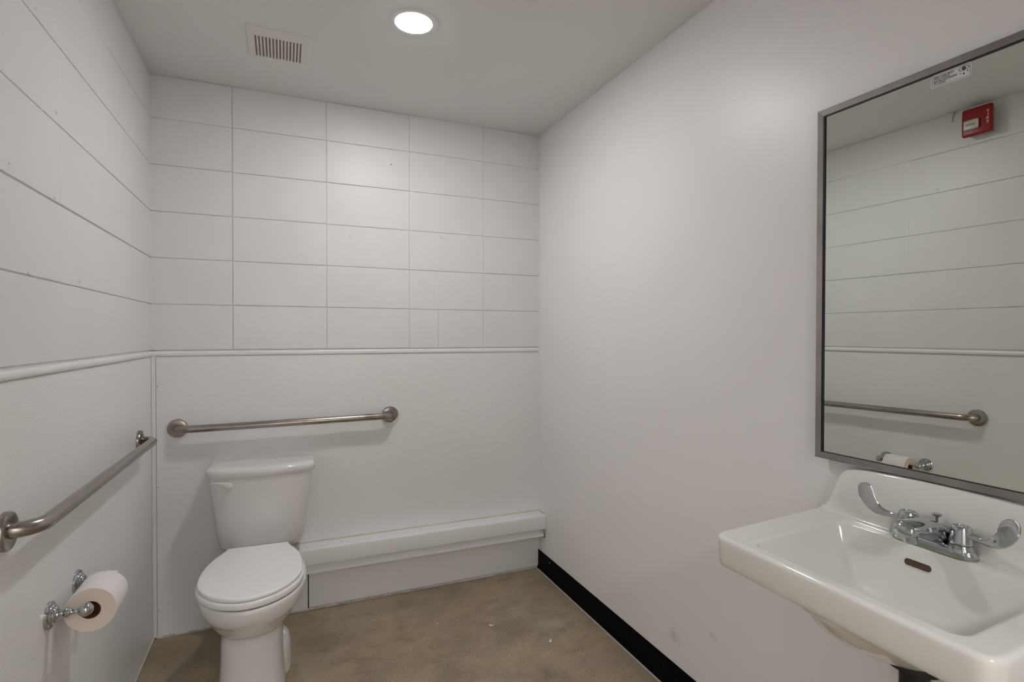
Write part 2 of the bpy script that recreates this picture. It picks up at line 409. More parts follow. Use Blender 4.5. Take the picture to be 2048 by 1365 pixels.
# ================================================================ CEILING FIXTURES
# round downlight
def downlight(lc, label):
    t = thing('ceiling_light', label, 'ceiling light', (lc[0], lc[1], ZC))
    lathe('trim_ring', [(.0655, -.0005), (.0655, .0016), (.0672, .0026), (.0740, .0023), (.0850, .0012), (.088, .0003), (.088, -.0005)], (*lc, ZC), (0, 0, -1), M['lampring'], t, 64, angle=2)
    lathe('diffuser', [(.0664, .0004), (.0662, .0016), (.058, .0036), (.045, .0050), (.025, .0058), (.0005, .0060)], (*lc, ZC), (0, 0, -1), M['lamp'], t, 64)
    adopt(t)
downlight((.4372, 1.947), 'round lit white recessed lamp in the ceiling')
# exhaust grille: plate with 14 slots
vx0, vx1, vy0, vy1 = -.128, .100, 2.192, 2.420
t = thing('ceiling_vent', 'square white slotted exhaust vent in the ceiling', 'vent', (-.014, 2.306, ZC))
sx0, sx1, sy0, sy1 = -.103, .070, 2.250, 2.410
bm = bmesh.new()
def ringplate(bm, o, i, z0, z1, sl):
    ox0, ox1, oy0, oy1 = o; ix0, ix1, iy0, iy1 = i
    rs = [[(ox0 - 0, oy0, z1), (ox1, oy0, z1), (ox1, oy1, z1), (ox0, oy1, z1)],
          [(ox0, oy0, z1 - .003), (ox1, oy0, z1 - .003), (ox1, oy1, z1 - .003), (ox0, oy1, z1 - .003)],
          [(ox0 + sl, oy0 + sl, z0), (ox1 - sl, oy0 + sl, z0), (ox1 - sl, oy1 - sl, z0), (ox0 + sl, oy1 - sl, z0)],
          [(ix0, iy0, z0), (ix1, iy0, z0), (ix1, iy1, z0), (ix0, iy1, z0)],
          [(ix0, iy0, z1), (ix1, iy0, z1), (ix1, iy1, z1), (ix0, iy1, z1)]]
    vs = [[bm.verts.new(p) for p in r] for r in rs]
    for a, b_ in zip(vs, vs[1:]):
        for k in range(4): bm.faces.new((a[k], a[(k + 1) % 4], b_[(k + 1) % 4], b_[k]))
ringplate(bm, (vx0, vx1, vy0, vy1), (sx0, sx1, sy0, sy1), ZC - .006, ZC, .004)
frombm('cover_plate', bm, M['plastic'], t, True, 12)
box('duct_opening', sx0, sx1, sy0, sy1, ZC - .0012, ZC - .0002, M['ventdark'], t)
pitch = (sx1 - sx0) / 14
sl0 = None
for k in range(15):
    xa = sx0 + (k - .5) * pitch + .0030 if k else sx0 - .001
    xb = sx0 + (k + .5) * pitch - .0030 if k < 14 else sx1 + .001
    o = box('slat', xa, xb, sy0 - .001, sy1 + .001, ZC - .0058, ZC - .0015, M['plastic'], t, .0006)
adopt(t)

# ================================================================ GRAB BARS
FL = [(.0405, 0), (.0405, .008), (.0385, .0115), (.034, .013), (.018, .0135), (.0165, .0135)]
def grab(name, label, a, b_, nrm, cat='grab bar', off=.056, screws=False):
    a = Vector(a); b_ = Vector(b_); n = Vector(nrm)
    t = thing(name, label, cat, tuple((a + b_) / 2))
    path = bend([a + n * .004, a + n * off, b_ + n * off, b_ + n * .004], .0515, 18)
    tube('rail', path, .0162, M['nickel'], t, 28)
    for i, p in enumerate((a, b_)):
        f = lathe('flange', FL, p, nrm, M['nickel'], t, 48)
        if screws and i == 1:
            lathe('cover_ring', [(.0405, .0), (.0412, .0), (.0412, .014), (.0402, .015), (.0375, .0145), (.0375, .0)], p, nrm, M['nickel'], f, 48)
            for ang in (100, 250, 330):
                d = Matrix.Rotation(R(ang), 4, n) @ Vector((n.y, n.z, n.x)) * .027
                q = p + (d - n * d.dot(n))
                lathe('screw', [(.0062, .012), (.0060, .0145), (.0045, .0158), (.0005, .016)], q, nrm, M['frame'], f, 16)
    adopt(t); return t
grab('grab_bar', 'straight brushed steel grab bar on the back wall above the toilet tank', (-.436, YB, .9215), (.497, YB, .9305), (0, -1, 0), screws=True)
grab('grab_bar', 'brushed steel grab bar on the left wall above the paper roll', (XL, 2.525, .9175), (XL, 1.418, .9325), (1, 0, 0))

# ================================================================ RACEWAY / HEATER COVER on the back wall
hx0, hx1 = .005, XR - .002
t = thing('heater_cover', 'long white metal baseboard heater cover on the back wall', 'heater cover', ((hx0 + hx1) / 2, YB, .2))
ph = [(.0015, .3285), (.086, .3315), (.0915, .3305), (.0950, .3275), (.096, .323), (.096, .2585), (.0945, .2535), (.089, .2510), (.0015, .251)]
extrude('front_cover', ph, lambda p, q, s: (s, YB - p, q - .0), hx0, hx1, M['trim'], t, cuts=24, jitter=.00025)
pl = [(.0015, .252), (.060, .252), (.064, .240), (.073, .226), (.083, .213), (.081, .2065), (.074, .2045), (.0015, .2045)]
extrude('lower_lip', pl, lambda p, q, s: (s, YB - p, q), hx0, hx1 - .004, M['trim'], t, cuts=24, jitter=.00025)
extrude('caulk_bead', [(-.001, .327), (.004, .3285), (.002, .3335), (-.001, .334)], lambda p, q, s: (s, YB - p, q), hx0, hx1, M['caulk'], t, cuts=40, jitter=.0005)
o = extrude('end_caulk', [(.0, .333), (.070, .3365), (.088, .333), (.099, .320), (.1005, .254), (.095, .248), (.0, .246)], lambda p, q, s: (s, YB - p, q), XR - .0022, XR - .0002, M['caulk'], t)
lathe('screw_hole', [(.003, 0), (.003, .0008), (.0005, .001)], (.255, YB - .055, .3315), (0, 0, 1), M['grime'], t, 10)
lathe('screw_hole', [(.002, 0), (.002, .0008), (.0005, .001)], (.64, YB - .05, .3315), (0, 0, 1), M['grime'], t, 10)
box('end_notch', XR - .006, XR - .001, YB - .086, YB - .05, .198, .222, M['grime'], t, .001)
adopt(t)

# ================================================================ TOILET
TX = -.088
TR = R(2.0)                          # the toilet stands turned by two degrees
def tw(u, w_, z): return (TX + u * math.cos(TR) - w_ * math.sin(TR), YB - w_ * math.cos(TR) - u * math.sin(TR), z)
t = thing('toilet', 'white two-piece porcelain toilet under the back grab bar', 'toilet', (TX, YB - .45, 0))
def tank_ring(hw, wb, wf, z, bow=.035, n=20, rc=.035):
    """plan outline of the tank: straight back, bowed front with big corner radii"""
    pts = []
    base = rrect(-hw, hw, -wf, -wb, (rc * .45, rc * .45, rc, rc), n, 8)
    for (u, wm) in base:
        w_ = -wm; f = (w_ - wb) / (wf - wb)
        w2 = w_ - bow * (abs(u) / hw) ** 2.2 * sm(f, .3, 1)
        pts.append(tw(u, w2, z))
    return pts
# tank body tapering downward
rings = []
for z, hw, wf in [(.388, .125, .165), (.390, .143, .183), (.398, .155, .194), (.42, .170, .202), (.50, .182, .207), (.60, .195, .210), (.70, .206, .210), (.728, .2085, .210)]:
    rings.append(tank_ring(hw, .020, wf, z))
tank = loft('tank', rings, M['porcelain'], t, angle=50)
# tank lid
rings = []
for z, g in [(.7225, -.004), (.7235, .001), (.727, .004), (.745, .0045), (.753, .003), (.759, -.003), (.7625, -.012), (.7640, -.022), (.7645, -.05)]:
    rings.append(tank_ring(.2165 + g, .014 - min(g, .002), .213 + g, z, .040, rc=.045 if g > -.02 else .03))
loft('tank_lid', rings, M['porcelain'], t, angle=50)
# flush lever on the upper left of the tank
bm = bmesh.new()
lev = [(-.193, .6985, .0105), (-.184, .6995, .0175), (-.172, .7015, .0165), (-.155, .6985, .0135) ]
prof = []
ctr = [(-.109, .6935, .006), (-.112, .6935, .012), (-.119, .693, .0165), (-.130, .6945, .0165), (-.142, .6985, .0125), (-.156, .7025, .0085), (-.172, .7045, .0055), (-.188, .7050, .0035), (-.196, .705, .002)]
rr = []
for (u, z, h) in ctr:
    wv = .205 - .040 * (abs(u) / .205) ** 2.2 + .022
    ring = []
    for k in range(16):
        a = 2 * PI * k / 16
        ring.append(tw(u, wv + .0045 * math.sin(a), z + h * math.cos(a)))
    rr.append(ring)
loft('flush_lever', rr, M['plastic'], t, angle=60)
lathe('lever_hub', [(.011, -.02), (.011, .018), (.008, .021)], tw(-.122, .195, .6945), (0, -1, 0), M['plastic'], bpy.data.objects['flush_lever'], 24)
# egg outline helpers
HALF = [(.0, .797), (.022, .7945), (.042, .789), (.079, .771), (.118, .737), (.149, .692), (.168, .643), (.1745, .59), (.173, .527), (.164, .462), (.148, .405)]
def catmull(pts, m_):
    out = []
    P = [pts[0]] + list(pts) + [pts[-1]]
    P[0] = (2 * pts[0][0] - pts[1][0], pts[1][1])
    for i in range(1, len(P) - 2):
        for k in range(m_):
            s = k / m_; r = []
            for c in (0, 1):
                p0, p1, p2, p3 = P[i - 1][c], P[i][c], P[i + 1][c], P[i + 2][c]
                r.append(.5 * (2 * p1 + (p2 - p0) * s + (2 * p0 - 5 * p1 + 4 * p2 - p3) * s * s + (-p0 + 3 * p1 - 3 * p2 + p3) * s ** 3))
            out.append(tuple(r))
    out.append(pts[-1]); return out
lidhalf = catmull(HALF + [(.134, .372), (.122, .343), (.1165, .325), (.1150, .3125)], 4)
seathalf = catmull([(u * 1.022 + .0005, w_ + .004 * (w_ > .6)) for u, w_ in HALF] + [(.133, .372), (.121, .345), (.1155, .328), (.1135, .320)], 4)
def outline(half, shrink, z, cx=0.0, cw=.56):
    pts = list(half) + [(-u, w_) for u, w_ in reversed(half[1:])]
    n = len(pts); out = []
    for i, (u, w_) in enumerate(pts):
        # shrink along the local normal
        a = Vector(pts[(i - 1) % n]); b_ = Vector(pts[(i + 1) % n]); d = (b_ - a).normalized(); nn = Vector((-d.y, d.x))
        if nn.dot(Vector((u - cx, w_ - cw))) < 0: nn = -nn
        out.append(Vector((u, w_)) - nn * shrink)
    return out
SK = R(.6)
def seatpt(p, z):   # the loosely fixed seat sits turned by a degree or so
    u, w_ = p[0], p[1] - .30
    return tw(u * math.cos(SK) - w_ * math.sin(SK) * .6 - .002, .30 + w_ * math.cos(SK) + u * math.sin(SK), z)
def egg(half, z, s): return [seatpt(p, z) for p in outline(half, s, z)]
loft('seat_lid', [egg(lidhalf, .4500, .004), egg(lidhalf, .4510, .001), egg(lidhalf, .4555, 0), egg(lidhalf, .4605, .0010), egg(lidhalf, .4628, .0032), egg(lidhalf, .4634, .0058)], M['seat'], t, angle=55)
# seat ring (hidden hole under the lid)
def ringloft(name, outs, ins, m, parent):
    rings = outs + ins; n = len(rings[0]); V = [p for r in rings for p in r]; F = []
    L = len(rings)
    for i in range(L):
        j = (i + 1) % L
        for k in range(n):
            q = (k + 1) % n; F.append((i * n + k, i * n + q, j * n + q, j * n + k))
    return mk(name, V, F, m, parent, True, 55)
sr = lambda z, s: egg(seathalf, z, s)
def inner_egg(z):
    return [seatpt((p.x * .62, .55 + (p.y - .55) * .66), z) for p in outline(seathalf, 0, z)]
ringloft('seat_ring', [sr(.4240, .006), sr(.4250, .002), sr(.429, .000), sr(.441, -.0006), sr(.4460, .0015), sr(.4480, .005)], [inner_egg(.4480), inner_egg(.4240)], M['seat'], t)
for s in (-1, 1): box('seat_hinge', TX - .012 + s * .078 - .018, TX - .012 + s * .078 + .018, YB - .328, YB - .312, .418, .450, M['seat'], t, .004, 3)
# bowl: rim band, belly, pedestal in one body
BH = [(.0, .806), (.030, .8025), (.060, .7915), (.092, .772), (.121, .743), (.148, .702), (.168, .65), (.180, .59), (.183, .53), (.179, .465), (.168, .41), (.145, .36), (.120, .315), (.111, .26), (.110, .20), (.107, .15), (.09, .13), (.05, .125), (0, .125)]
bh = catmull(BH, 4)
PH = [(.0, .640), (.030, .637), (.055, .628), (.075, .613), (.090, .590), (.098, .56), (.102, .52), (.102, .48), (.098, .43), (.092, .39), (.086, .36), (.082, .33), (.082, .29), (.084, .25), (.088, .20), (.085, .17), (.07, .155), (.04, .15), (0, .15)]
ph_ = catmull(PH, 4)
def closed(h): return list(h) + [(-u, w_) for u, w_ in reversed(h[1:-1])]
B, Pd = closed(bh), closed(ph_)
def mixring(k, z, sB=0.0, sP=0.0, front=0.0):
    out = []
    for (a, b_) in zip(B, Pd):
        cu, cw = 0, .48
        au, aw = a[0] * (1 - sB), cw + (a[1] - cw) * (1 - sB)
        bu, bw = b_[0] * 1.03 * (1 + sP) - .009, .40 + (b_[1] - .40) * (1 + sP * .55)
        out.append(tw(au + (bu - au) * k, aw + (bw - aw) * k, z))
    return out
rings = [mixring(0, .419, .05), mixring(0, .4205, .03), mixring(0, .4195, .012), mixring(0, .415, .003), mixring(0, .407, 0), mixring(0, .390, .008), mixring(0, .372, .030),
         mixring(.0, .357, .060), mixring(.03, .349, .078), mixring(.09, .338, .10), mixring(.18, .324, .11), mixring(.31, .308, .11), mixring(.47, .292, .10), mixring(.65, .277, .08), mixring(.82, .264, .05), mixring(.94, .253, .02), mixring(1, .242),
         mixring(1, .215, 0, .0), mixring(1, .14, 0, .02), mixring(1, .08, 0, .05), mixring(1, .03, 0, .09), mixring(1, .008, 0, .11), mixring(1, 0, 0, .11)]
bowl = loft('bowl', rings, M['porcelain'], t, angle=60)
# foot flanges either side, with bolt caps
for s in (-1, 1):
    ft = []
    for z, g in [(0, 1), (.06, 1), (.090, .96), (.108, .86), (.120, .66), (.124, .4)]:
        ft.append([tw(s * ((.078 if s > 0 else .068) + .046 * g * math.cos(2 * PI * k / 28)), .40 + .11 * g * math.sin(2 * PI * k / 28), z) for k in range(28)])
    f = loft('foot', ft, M['porcelain'], t, angle=60)
    lathe('bolt_cap', [(.016, 0), (.016, .008), (.012, .016), (.001, .019)], tw(s * .092, .40, .118), (0, 0, 1), M['seat'], f, 20)
adopt(t)

# ================================================================ TOILET PAPER HOLDER AND ROLL
t = thing('paper_holder', 'chrome two-post toilet paper holder with round stepped bases on the left wall', 'toilet paper holder', (XL, 1.735, .65))
ROS = [(.0325, 0), (.0325, .0045), (.0305, .0070), (.0255, .0075), (.0245, .010), (.0225, .0125), (.0195, .0130), (.0185, .0160), (.0160, .0185), (.0130, .0190), (.0120, .0220), (.0080, .0245),
       (.0075, .030), (.0110, .0325), (.0125, .0365), (.0110, .0405), (.0080, .0430), (.0062, .048), (.0060, .060)]
for y in (1.640, 1.832):
    p = lathe('post', ROS, (XL, y, .652), (1, 0, 0), M['chrome'], t, 40)
    bm = bmesh.new(); bmesh.ops.create_uvsphere(bm, u_segments=28, v_segments=18, radius=.0160, matrix=Matrix.Translation((XL + .074, y, .652)) @ Matrix.Diagonal((1.05, 1, 1, 1)))
    frombm('ball_end', bm, M['chrome'], p)
tube('spindle', [(XL + .073, 1.645, .6490), (XL + .073, 1.827, .6490)], .0042, M['chrome'], t, 16)
adopt(t)
rc_ = Vector((-.4590, 0, .6320)); ry0, ry1, rad, hole = 1.679, 1.790, .0562, .0214
t = thing('toilet_paper_roll', 'white toilet paper roll hanging on the chrome holder', 'toilet paper', (rc_.x, (ry0 + ry1) / 2, rc_.z))
def ring(r, y, n=72): return [(rc_.x + r * math.cos(2 * PI * k / n), y, rc_.z + r * math.sin(2 * PI * k / n)) for k in range(n)]
loft('paper', [ring(rad - .0012, ry0 + .0003), ring(rad, ry0 + .0015), ring(rad, ry1 - .0015), ring(rad - .0012, ry1)], M['paper'], t, False, False)
ringloft('roll_end', [ring(rad - .0012, ry0 + .0002)], [ring(hole + .001, ry0), ring(hole + .001, ry0 + .001), ring(rad - .003, ry0 + .001)], M['paperend'], t)
ringloft('roll_end', [ring(rad - .0012, ry1 - .0002)], [ring(hole + .001, ry1), ring(hole + .001, ry1 - .001), ring(rad - .003, ry1 - .001)], M['paperend'], t)
ringloft('cardboard_core', [ring(hole + .0012, ry0 + .0006), ring(hole + .0012, ry1 - .0006)], [ring(hole, ry1 - .0002), ring(hole, ry0 + .0002)], M['card'], t)
fp = []
for s, (a, lift) in enumerate([(86, .0001), (78, .0003), (70, .0009), (62, .0024), (57, .0045)]):   # loose sheet edge, torn at the far side
    a = R(a); fp.append([(rc_.x + (rad + lift) * math.cos(a), y, rc_.z + (rad + lift * f) * math.sin(a)) for y, f in ((ry1 - .020, -.3), (ry1 - .014, .2), (ry1 - .007, .7), (ry1 - .0008, 1.5))])
V = [p for r in fp for p in r]; n = 4
F = [(i * n + j, i * n + j + 1, (i + 1) * n + j + 1, (i + 1) * n + j) for i in range(4) for j in range(3)]
o = mk('loose_sheet', V, F, M['paper'], t); md = o.modifiers.new('s', 'SOLIDIFY'); md.thickness = .0006
adopt(t)

# ================================================================ WASHBASIN
SX0, SX1, SY0, SY1, SZ = .937, XR - .001, .430, .986, .868
t = thing('washbasin', 'white wall-hung washbasin with raised splashback under the mirror', 'sink', ((SX0 + SX1) / 2, .7075, .80))
HP = [(-.02, .0), (0, .012), (.010, .075), (.021, .24), (.032, .49), (.043, .73), (.055, .845), (.070, .905), (.10, .945), (.15, .975), (.22, .995), (.30, 1.0), (.40, 1.0)]
def hprof(e):
    e = max(0, min(.29, e))
    for i in range(1, len(HP) - 2):
        if HP[i][0] <= e <= HP[i + 1][0]:
            x0, x1 = HP[i][0], HP[i + 1][0]; h = x1 - x0; s_ = (e - x0) / h
            m0 = (HP[i + 1][1] - HP[i - 1][1]) / (HP[i + 1][0] - HP[i - 1][0]) * h; m1 = (HP[i + 2][1] - HP[i][1]) / (HP[i + 2][0] - HP[i][0]) * h
            return (2 * s_ ** 3 - 3 * s_ ** 2 + 1) * HP[i][1] + (s_ ** 3 - 2 * s_ ** 2 + s_) * m0 + (-2 * s_ ** 3 + 3 * s_ ** 2) * HP[i + 1][1] + (s_ ** 3 - s_ ** 2) * m1
    return 1.0
def ramp_up(x): return .0165 * max(0, min(1, (x - .960) / .315))     # the deck climbs gently towards the splashback
def deck(x, y):
    z = SZ + ramp_up(x)
    led = 0
    e = min(y - SY0, SY1 - y)                     # end profile of the splashback: flares up from the rim
    bs = sm(x, 1.290, 1.322)
    z += .1235 * hprof(e) * bs
    return z
RO = .010
outer = rrect(SX0 + RO, SX1, SY0 + RO, SY1 - RO, (.004, .022, .022, .004), 60, 12)
inner = rrect(.966, 1.254, .486, .894, (.034, .026, .030, .045), 60, 12)
cxm = (SX0 + SX1) / 2
rings = []
# bowl floor to rim
drain = [(1.118 + .023 * math.cos(2 * PI * (k / len(inner)) + .46), .695 + .023 * math.sin(2 * PI * (k / len(inner)) + .46)) for k in range(len(inner))]
# angles of drain samples aligned to inner ring
drain = []
for (x, y) in inner:
    a = math.atan2(y - .695, x - 1.118); drain.append((1.118 + .023 * math.cos(a), .695 + .023 * math.sin(a)))
prof = [(0, -.128), (.12, -.1275), (.30, -.122), (.48, -.112), (.62, -.098), (.74, -.080), (.83, -.060), (.90, -.038), (.94, -.024), (.965, -.0135), (.982, -.0065), (.994, -.002), (1.0, 0.0)]
shell = []
for k, dz in prof:
    r = []
    for (a, b_) in zip(drain, inner):
        x = a[0] + (b_[0] - a[0]) * k; y = a[1] + (b_[1] - a[1]) * k
        r.append((x, y, SZ + dz + ramp_up(x) * sm(k, .6, 1)))
    shell.append(r)
NR = 44
for i in range(1, NR + 1):
    k = i / NR; r = []
    for (a, b_) in zip(inner, outer):
        x = a[0] + (b_[0] - a[0]) * k; y = a[1] + (b_[1] - a[1]) * k
        r.append((x, y, deck(x, y) + .0012 * sm(k, 0, .12)))
    shell.append(r)
def off(p, d):
    """push an outer-ring point outwards (not through the wall)"""
    x, y = p
    cx = max(SX0 + RO + .022, min(x, SX1)); cy = max(SY0 + RO + .022, min(y, SY1 - RO - .022))
    v = Vector((x - cx, y - cy))
    if v.length < 1e-6:
        return (x, y)
    v.normalize(); 
    if v.x > 0: v.x = 0
    return (x + v.x * d, y + v.y * d)
for ph2 in (15, 30, 45, 60, 75, 90):
    r = []
    for p in outer:
        x, y = off(p, RO * math.sin(R(ph2))); r.append((x, y, deck(*p) + .0012 - RO * (1 - math.cos(R(ph2)))))
    shell.append(r)
APB = .797
for z, d in ((.848, RO - .0003), (.83, RO - .0015), (.812, RO - .0035), (APB + .006, RO - .005), (APB + .002, RO - .007), (APB, RO - .011)):
    r = []
    for p in outer:
        x, y = off(p, d); r.append((x, y, z))
    shell.append(r)
# underside and hanging belly
def belly(ax, ay, z, cx=1.150, cy=.7075):
    r = []
    for p in outer:
        a = math.atan2((p[1] - cy) / ay, (p[0] - cx) / ax)
        x = cx + ax * math.cos(a); y = cy + ay * math.sin(a)
        r.append((min(x, XR - .004), y, z))
    return r
shell += [belly(.204, .172, APB - .001), belly(.200, .164, APB - .009), belly(.190, .152, .779), belly(.176, .140, .762), belly(.157, .124, .745), belly(.132, .104, .728, 1.150, .702), belly(.102, .082, .713, 1.148, .695), belly(.070, .060, .701, 1.148, .680), belly(.050, .048, .695, 1.150, .670)]
loft('basin', shell, M['basin'], t, True, True, angle=70)
# overflow slot: stadium-shaped dark hole with rusty lining, on the rear bowl slope
def stad(cx, cy, cz, hy, hz, tilt, dn, n=12):
    pts = []
    for k in range(2 * n):
        a = 2 * PI * k / (2 * n); yy = hz * math.cos(a + PI / 2 * 0) + (hy - hz) * (1 if math.cos(a) > 0 else -1); zz = hz * math.sin(a)
        pts.append(Vector((cx + zz * math.sin(tilt) + dn * math.cos(tilt) * -1, cy + yy, cz + zz * math.cos(tilt) + dn * math.sin(tilt))))
    return pts
TI = R(18); ocx, ocy, ocz = 1.2440, .7105, .8478
ringloft('overflow_slot', [stad(ocx, ocy, ocz, .0285, .0094, TI, .0000), stad(ocx, ocy, ocz, .0276, .0084, TI, .0018)], [stad(ocx, ocy, ocz, .0268, .0072, TI, .0016), stad(ocx, ocy, ocz, .0268, .0072, TI, .0002)], M['basin'], t)
mk('overflow_lining', stad(ocx, ocy, ocz, .0272, .0078, TI, .0009), [tuple(range(24))], M['slot'], t)
lathe('drain_ring', [(.024, -.130), (.0235, -.1262), (.019, -.1262), (.017, -.130)], (1.118, .695, SZ), (0, 0, 1), M['chrome'], t, 32)
lathe('drain_stopper', [(.016, -.131), (.016, -.125), (.012, -.122), (.001, -.121)], (1.118, .695, SZ), (0, 0, 1), M['chrome'], t, 28)
lathe('drain_collar', [(.048, 0), (.050, -.006), (.050, -.016), (.040, -.022), (.026, -.026)], (1.155, .664, .699), (0, 0, 1), M['blackpipe'], t, 36)
tube('drain_pipe', bend([(1.155, .664, .685), (1.155, .664, .50), (1.250, .664, .46), (1.250, .664, .56), (XR, .664, .56)], .03, 6), .026, M['blackpipe'], t, 20)
adopt(t)

# ================================================================ FAUCET
FX, FY, FZ = 1.278, .700, SZ + .0174
t = thing('faucet', 'chrome two-handle centerset faucet with wing levers on the washbasin', 'faucet', (FX, FY, FZ))
# base plate: dumbbell plan
def dumb(s, z, hl=.0775, hw=.026, waist=.0215, n=64):
    pts = []
    for k in range(n):
        a = 2 * PI * k / n; c_, s_ = math.cos(a), math.sin(a)
        y = FY + s * (c_ * (hl - hw) * 0 + (abs(c_) ** .6) * (1 if c_ > 0 else -1) * hl)
        wv = hw - (hw - waist) * (1 - min(1, abs(c_) * 1.6)) 
        pts.append((FX + s * wv * (abs(s_) ** .75) * (1 if s_ > 0 else -1), y, z))
    return pts
loft('base_plate', [dumb(1.03, FZ + .0005), dumb(1.03, FZ + .008), dumb(1.0, FZ + .015), dumb(.95, FZ + .0185), dumb(.86, FZ + .020)], M['chrome'], t, angle=40)
loft('base_seal', [dumb(1.035, FZ + .0002), dumb(1.035, FZ + .0016), dumb(1.0, FZ + .0025)], M['crust'], t)
# raised bridge with the spout
br = []
for s, (dx, z, hy, hz) in enumerate([(.022, .014, .022, .010), (.017, .020, .030, .019), (0, .030, .033, .027), (-.018, .038, .030, .025), (-.040, .045, .0265, .0215), (-.062, .0495, .0245, .0185), (-.082, .0515, .0235, .0172), (-.098, .051, .0230, .0165), (-.106, .050, .0210, .0145), (-.110, .049, .014, .009)]):
    ringp = []
    for k in range(28):
        a = 2 * PI * k / 28; c_, s_ = math.cos(a), math.sin(a)
        ringp.append((FX + dx, FY + hy * (abs(c_) ** .8) * (1 if c_ > 0 else -1), FZ + z + hz * (abs(s_) ** .8) * (1 if s_ > 0 else -1) * (1 if s_ > 0 else .8)))
    br.append(ringp)
sp = loft('spout', br, M['chrome'], t, angle=60)
lathe('aerator', [(.0130, .0), (.0130, -.013), (.0120, -.0150), (.0100, -.0150), (.0095, -.010)], (FX - .080, FY, FZ + .037), (0, 0, 1), M['chrome'], sp, 28)
# shoulders and caps
for sgn in (1, -1):
    y = FY + sgn * .0508
    h = lathe('valve_body', [(.0245, .010), (.0240, .019), (.0215, .0235), (.0205, .026)], (FX, y, FZ), (0, 0, 1), M['chrome'], t, 36)
    hd = lathe('handle', [(.0200, .0270), (.0212, .0275), (.0212, .0300), (.0205, .036), (.0188, .052), (.0175, .0590), (.0158, .0620), (.0130, .0628), (.0125, .0612), (.0075, .0612), (.0068, .0630), (.0003, .0632)], (FX, y, FZ), (0, 0, 1), M['chrome'], t, 40)
    # wing lever: flat ribbon that leaves the cap sideways, dips and sweeps up into a rounded paddle
    pth = [(.010, .047, .0055, .0050), (.024, .046, .0055, .0042), (.036, .0445, .0060, .0035), (.048, .0445, .0080, .0030), (.059, .0475, .0105, .0027), (.0685, .0540, .0130, .0025), (.0765, .0630, .0148, .0024), (.0825, .0740, .0157, .0023), (.0860, .0850, .0158, .0022), (.0878, .0940, .0145, .0021), (.0888, .1010, .0110, .0019), (.0892, .1050, .0050, .0014)]
    rg = []
    for i, (d, z, wd, th) in enumerate(pth):
        a = pth[max(i - 1, 0)]; b_ = pth[min(i + 1, len(pth) - 1)]
        tv = Vector((0, (b_[0] - a[0]) * sgn, b_[1] - a[1])).normalized()
        wv = Vector((.78, 0, 0)) + Vector((0, tv.z, -tv.y)) * .0
        # the blade's broad side faces the user: width runs across the travel, in the wall plane, tipped towards the bowl
        side = Vector((.35, -tv.z * .94, tv.y * .94)).normalized()
        nn = side.cross(tv).normalized()
        c0 = Vector((FX - .004 - .010 * sm(d, .03, .09), y + sgn * d, FZ + z))
        rg.append([c0 + side * (wd * math.cos(2 * PI * k / 20)) + nn * (th * math.sin(2 * PI * k / 20)) for k in range(20)])
    loft('wing_lever', rg, M['chrome'], hd, angle=60)
rod = lathe('lift_rod', [(.0026, .035), (.0026, .062), (.0045, .0635), (.0085, .0665), (.0092, .0685), (.0080, .0705), (.0005, .0715)], (FX + .013, FY + .001, FZ), (0, 0, 1), M['chrome'], t, 24)
adopt(t)

# ================================================================ MIRROR
TILT = R(1.8)
my1, my0, mz0, mz1 = 1.010, .392, 1.012, 1.936
t = thing('mirror', 'large framed rectangular mirror on the right wall above the washbasin', 'mirror', (0, 0, 0))
def mp(a, d, z):
    """a = distance from the far (left) edge, d = depth proud of the silver plane"""
    y = my1 - a; x = 1.322 + (1.0 - y) * math.tan(TILT) - d
    return (x, y, z)
W_ = my1 - my0; FW = .0165
def mitre(name, a0, z0, a1, z1, b0, w0, b1, w1):
    """frame bar between outer edge (a0,z0)-(a1,z1) and inner edge (b0,w0)-(b1,w1)"""
    V = []
    for (pa, pz, qa, qz) in ((a0, z0, b0, w0), (a1, z1, b1, w1)):
        V += [mp(pa, -.0035, pz), mp(pa, .0045, pz), mp(pa + (qa - pa) * .12, .0058, pz + (qz - pz) * .12), mp(pa + (qa - pa) * .9, .0048, pz + (qz - pz) * .9), mp(qa, .0046, qz), mp(qa, -.0035, qz)]
    F = [(i, (i + 1) % 6, 6 + (i + 1) % 6, 6 + i) for i in range(6)] + [tuple(range(6)), tuple(range(6, 12))]
    return mk(name, V, F, M['frame'], t, True, 15)
g = .0002
mitre('frame_bar', 0, mz0 + g, 0, mz1 - g, FW, mz0 + FW + g, FW, mz1 - FW - g)
mitre('frame_bar', W_, mz0 + g, W_, mz1 - g, W_ - FW, mz0 + FW + g, W_ - FW, mz1 - FW - g)
mitre('frame_bar', g, mz0, W_ - g, mz0, FW + g, mz0 + FW, W_ - FW - g, mz0 + FW)
mitre('frame_bar', g, mz1, W_ - g, mz1, FW + g, mz1 - FW, W_ - FW - g, mz1 - FW)
def rect(name, a0, a1, z0, z1, d0, d1, m, parent):
    V = [mp(a, d, z) for d in (d0, d1) for a, z in ((a0, z0), (a1, z0), (a1, z1), (a0, z1))]
    return mk(name, V, [(0, 1, 2, 3), (4, 5, 6, 7), (0, 1, 5, 4), (1, 2, 6, 5), (2, 3, 7, 6), (3, 0, 4, 7)], m, parent, False)
rect('mirror_glass', FW - .002, W_ - FW + .002, mz0 + FW - .002, mz1 - FW + .002, -.003, 0, M['mirror'], t)
bl = .0022
for nm, a0, a1, z0, z1 in (('dark_edge', FW, FW + bl * 1.5, mz0 + FW, mz1 - FW), ('dark_edge', FW, W_ - FW, mz1 - FW - bl, mz1 - FW), ('dark_edge', FW, W_ - FW, mz0 + FW, mz0 + FW + bl * .6)):
    rect(nm, a0, a1, z0, z1, .0001, .0038, M['blackline'], t)
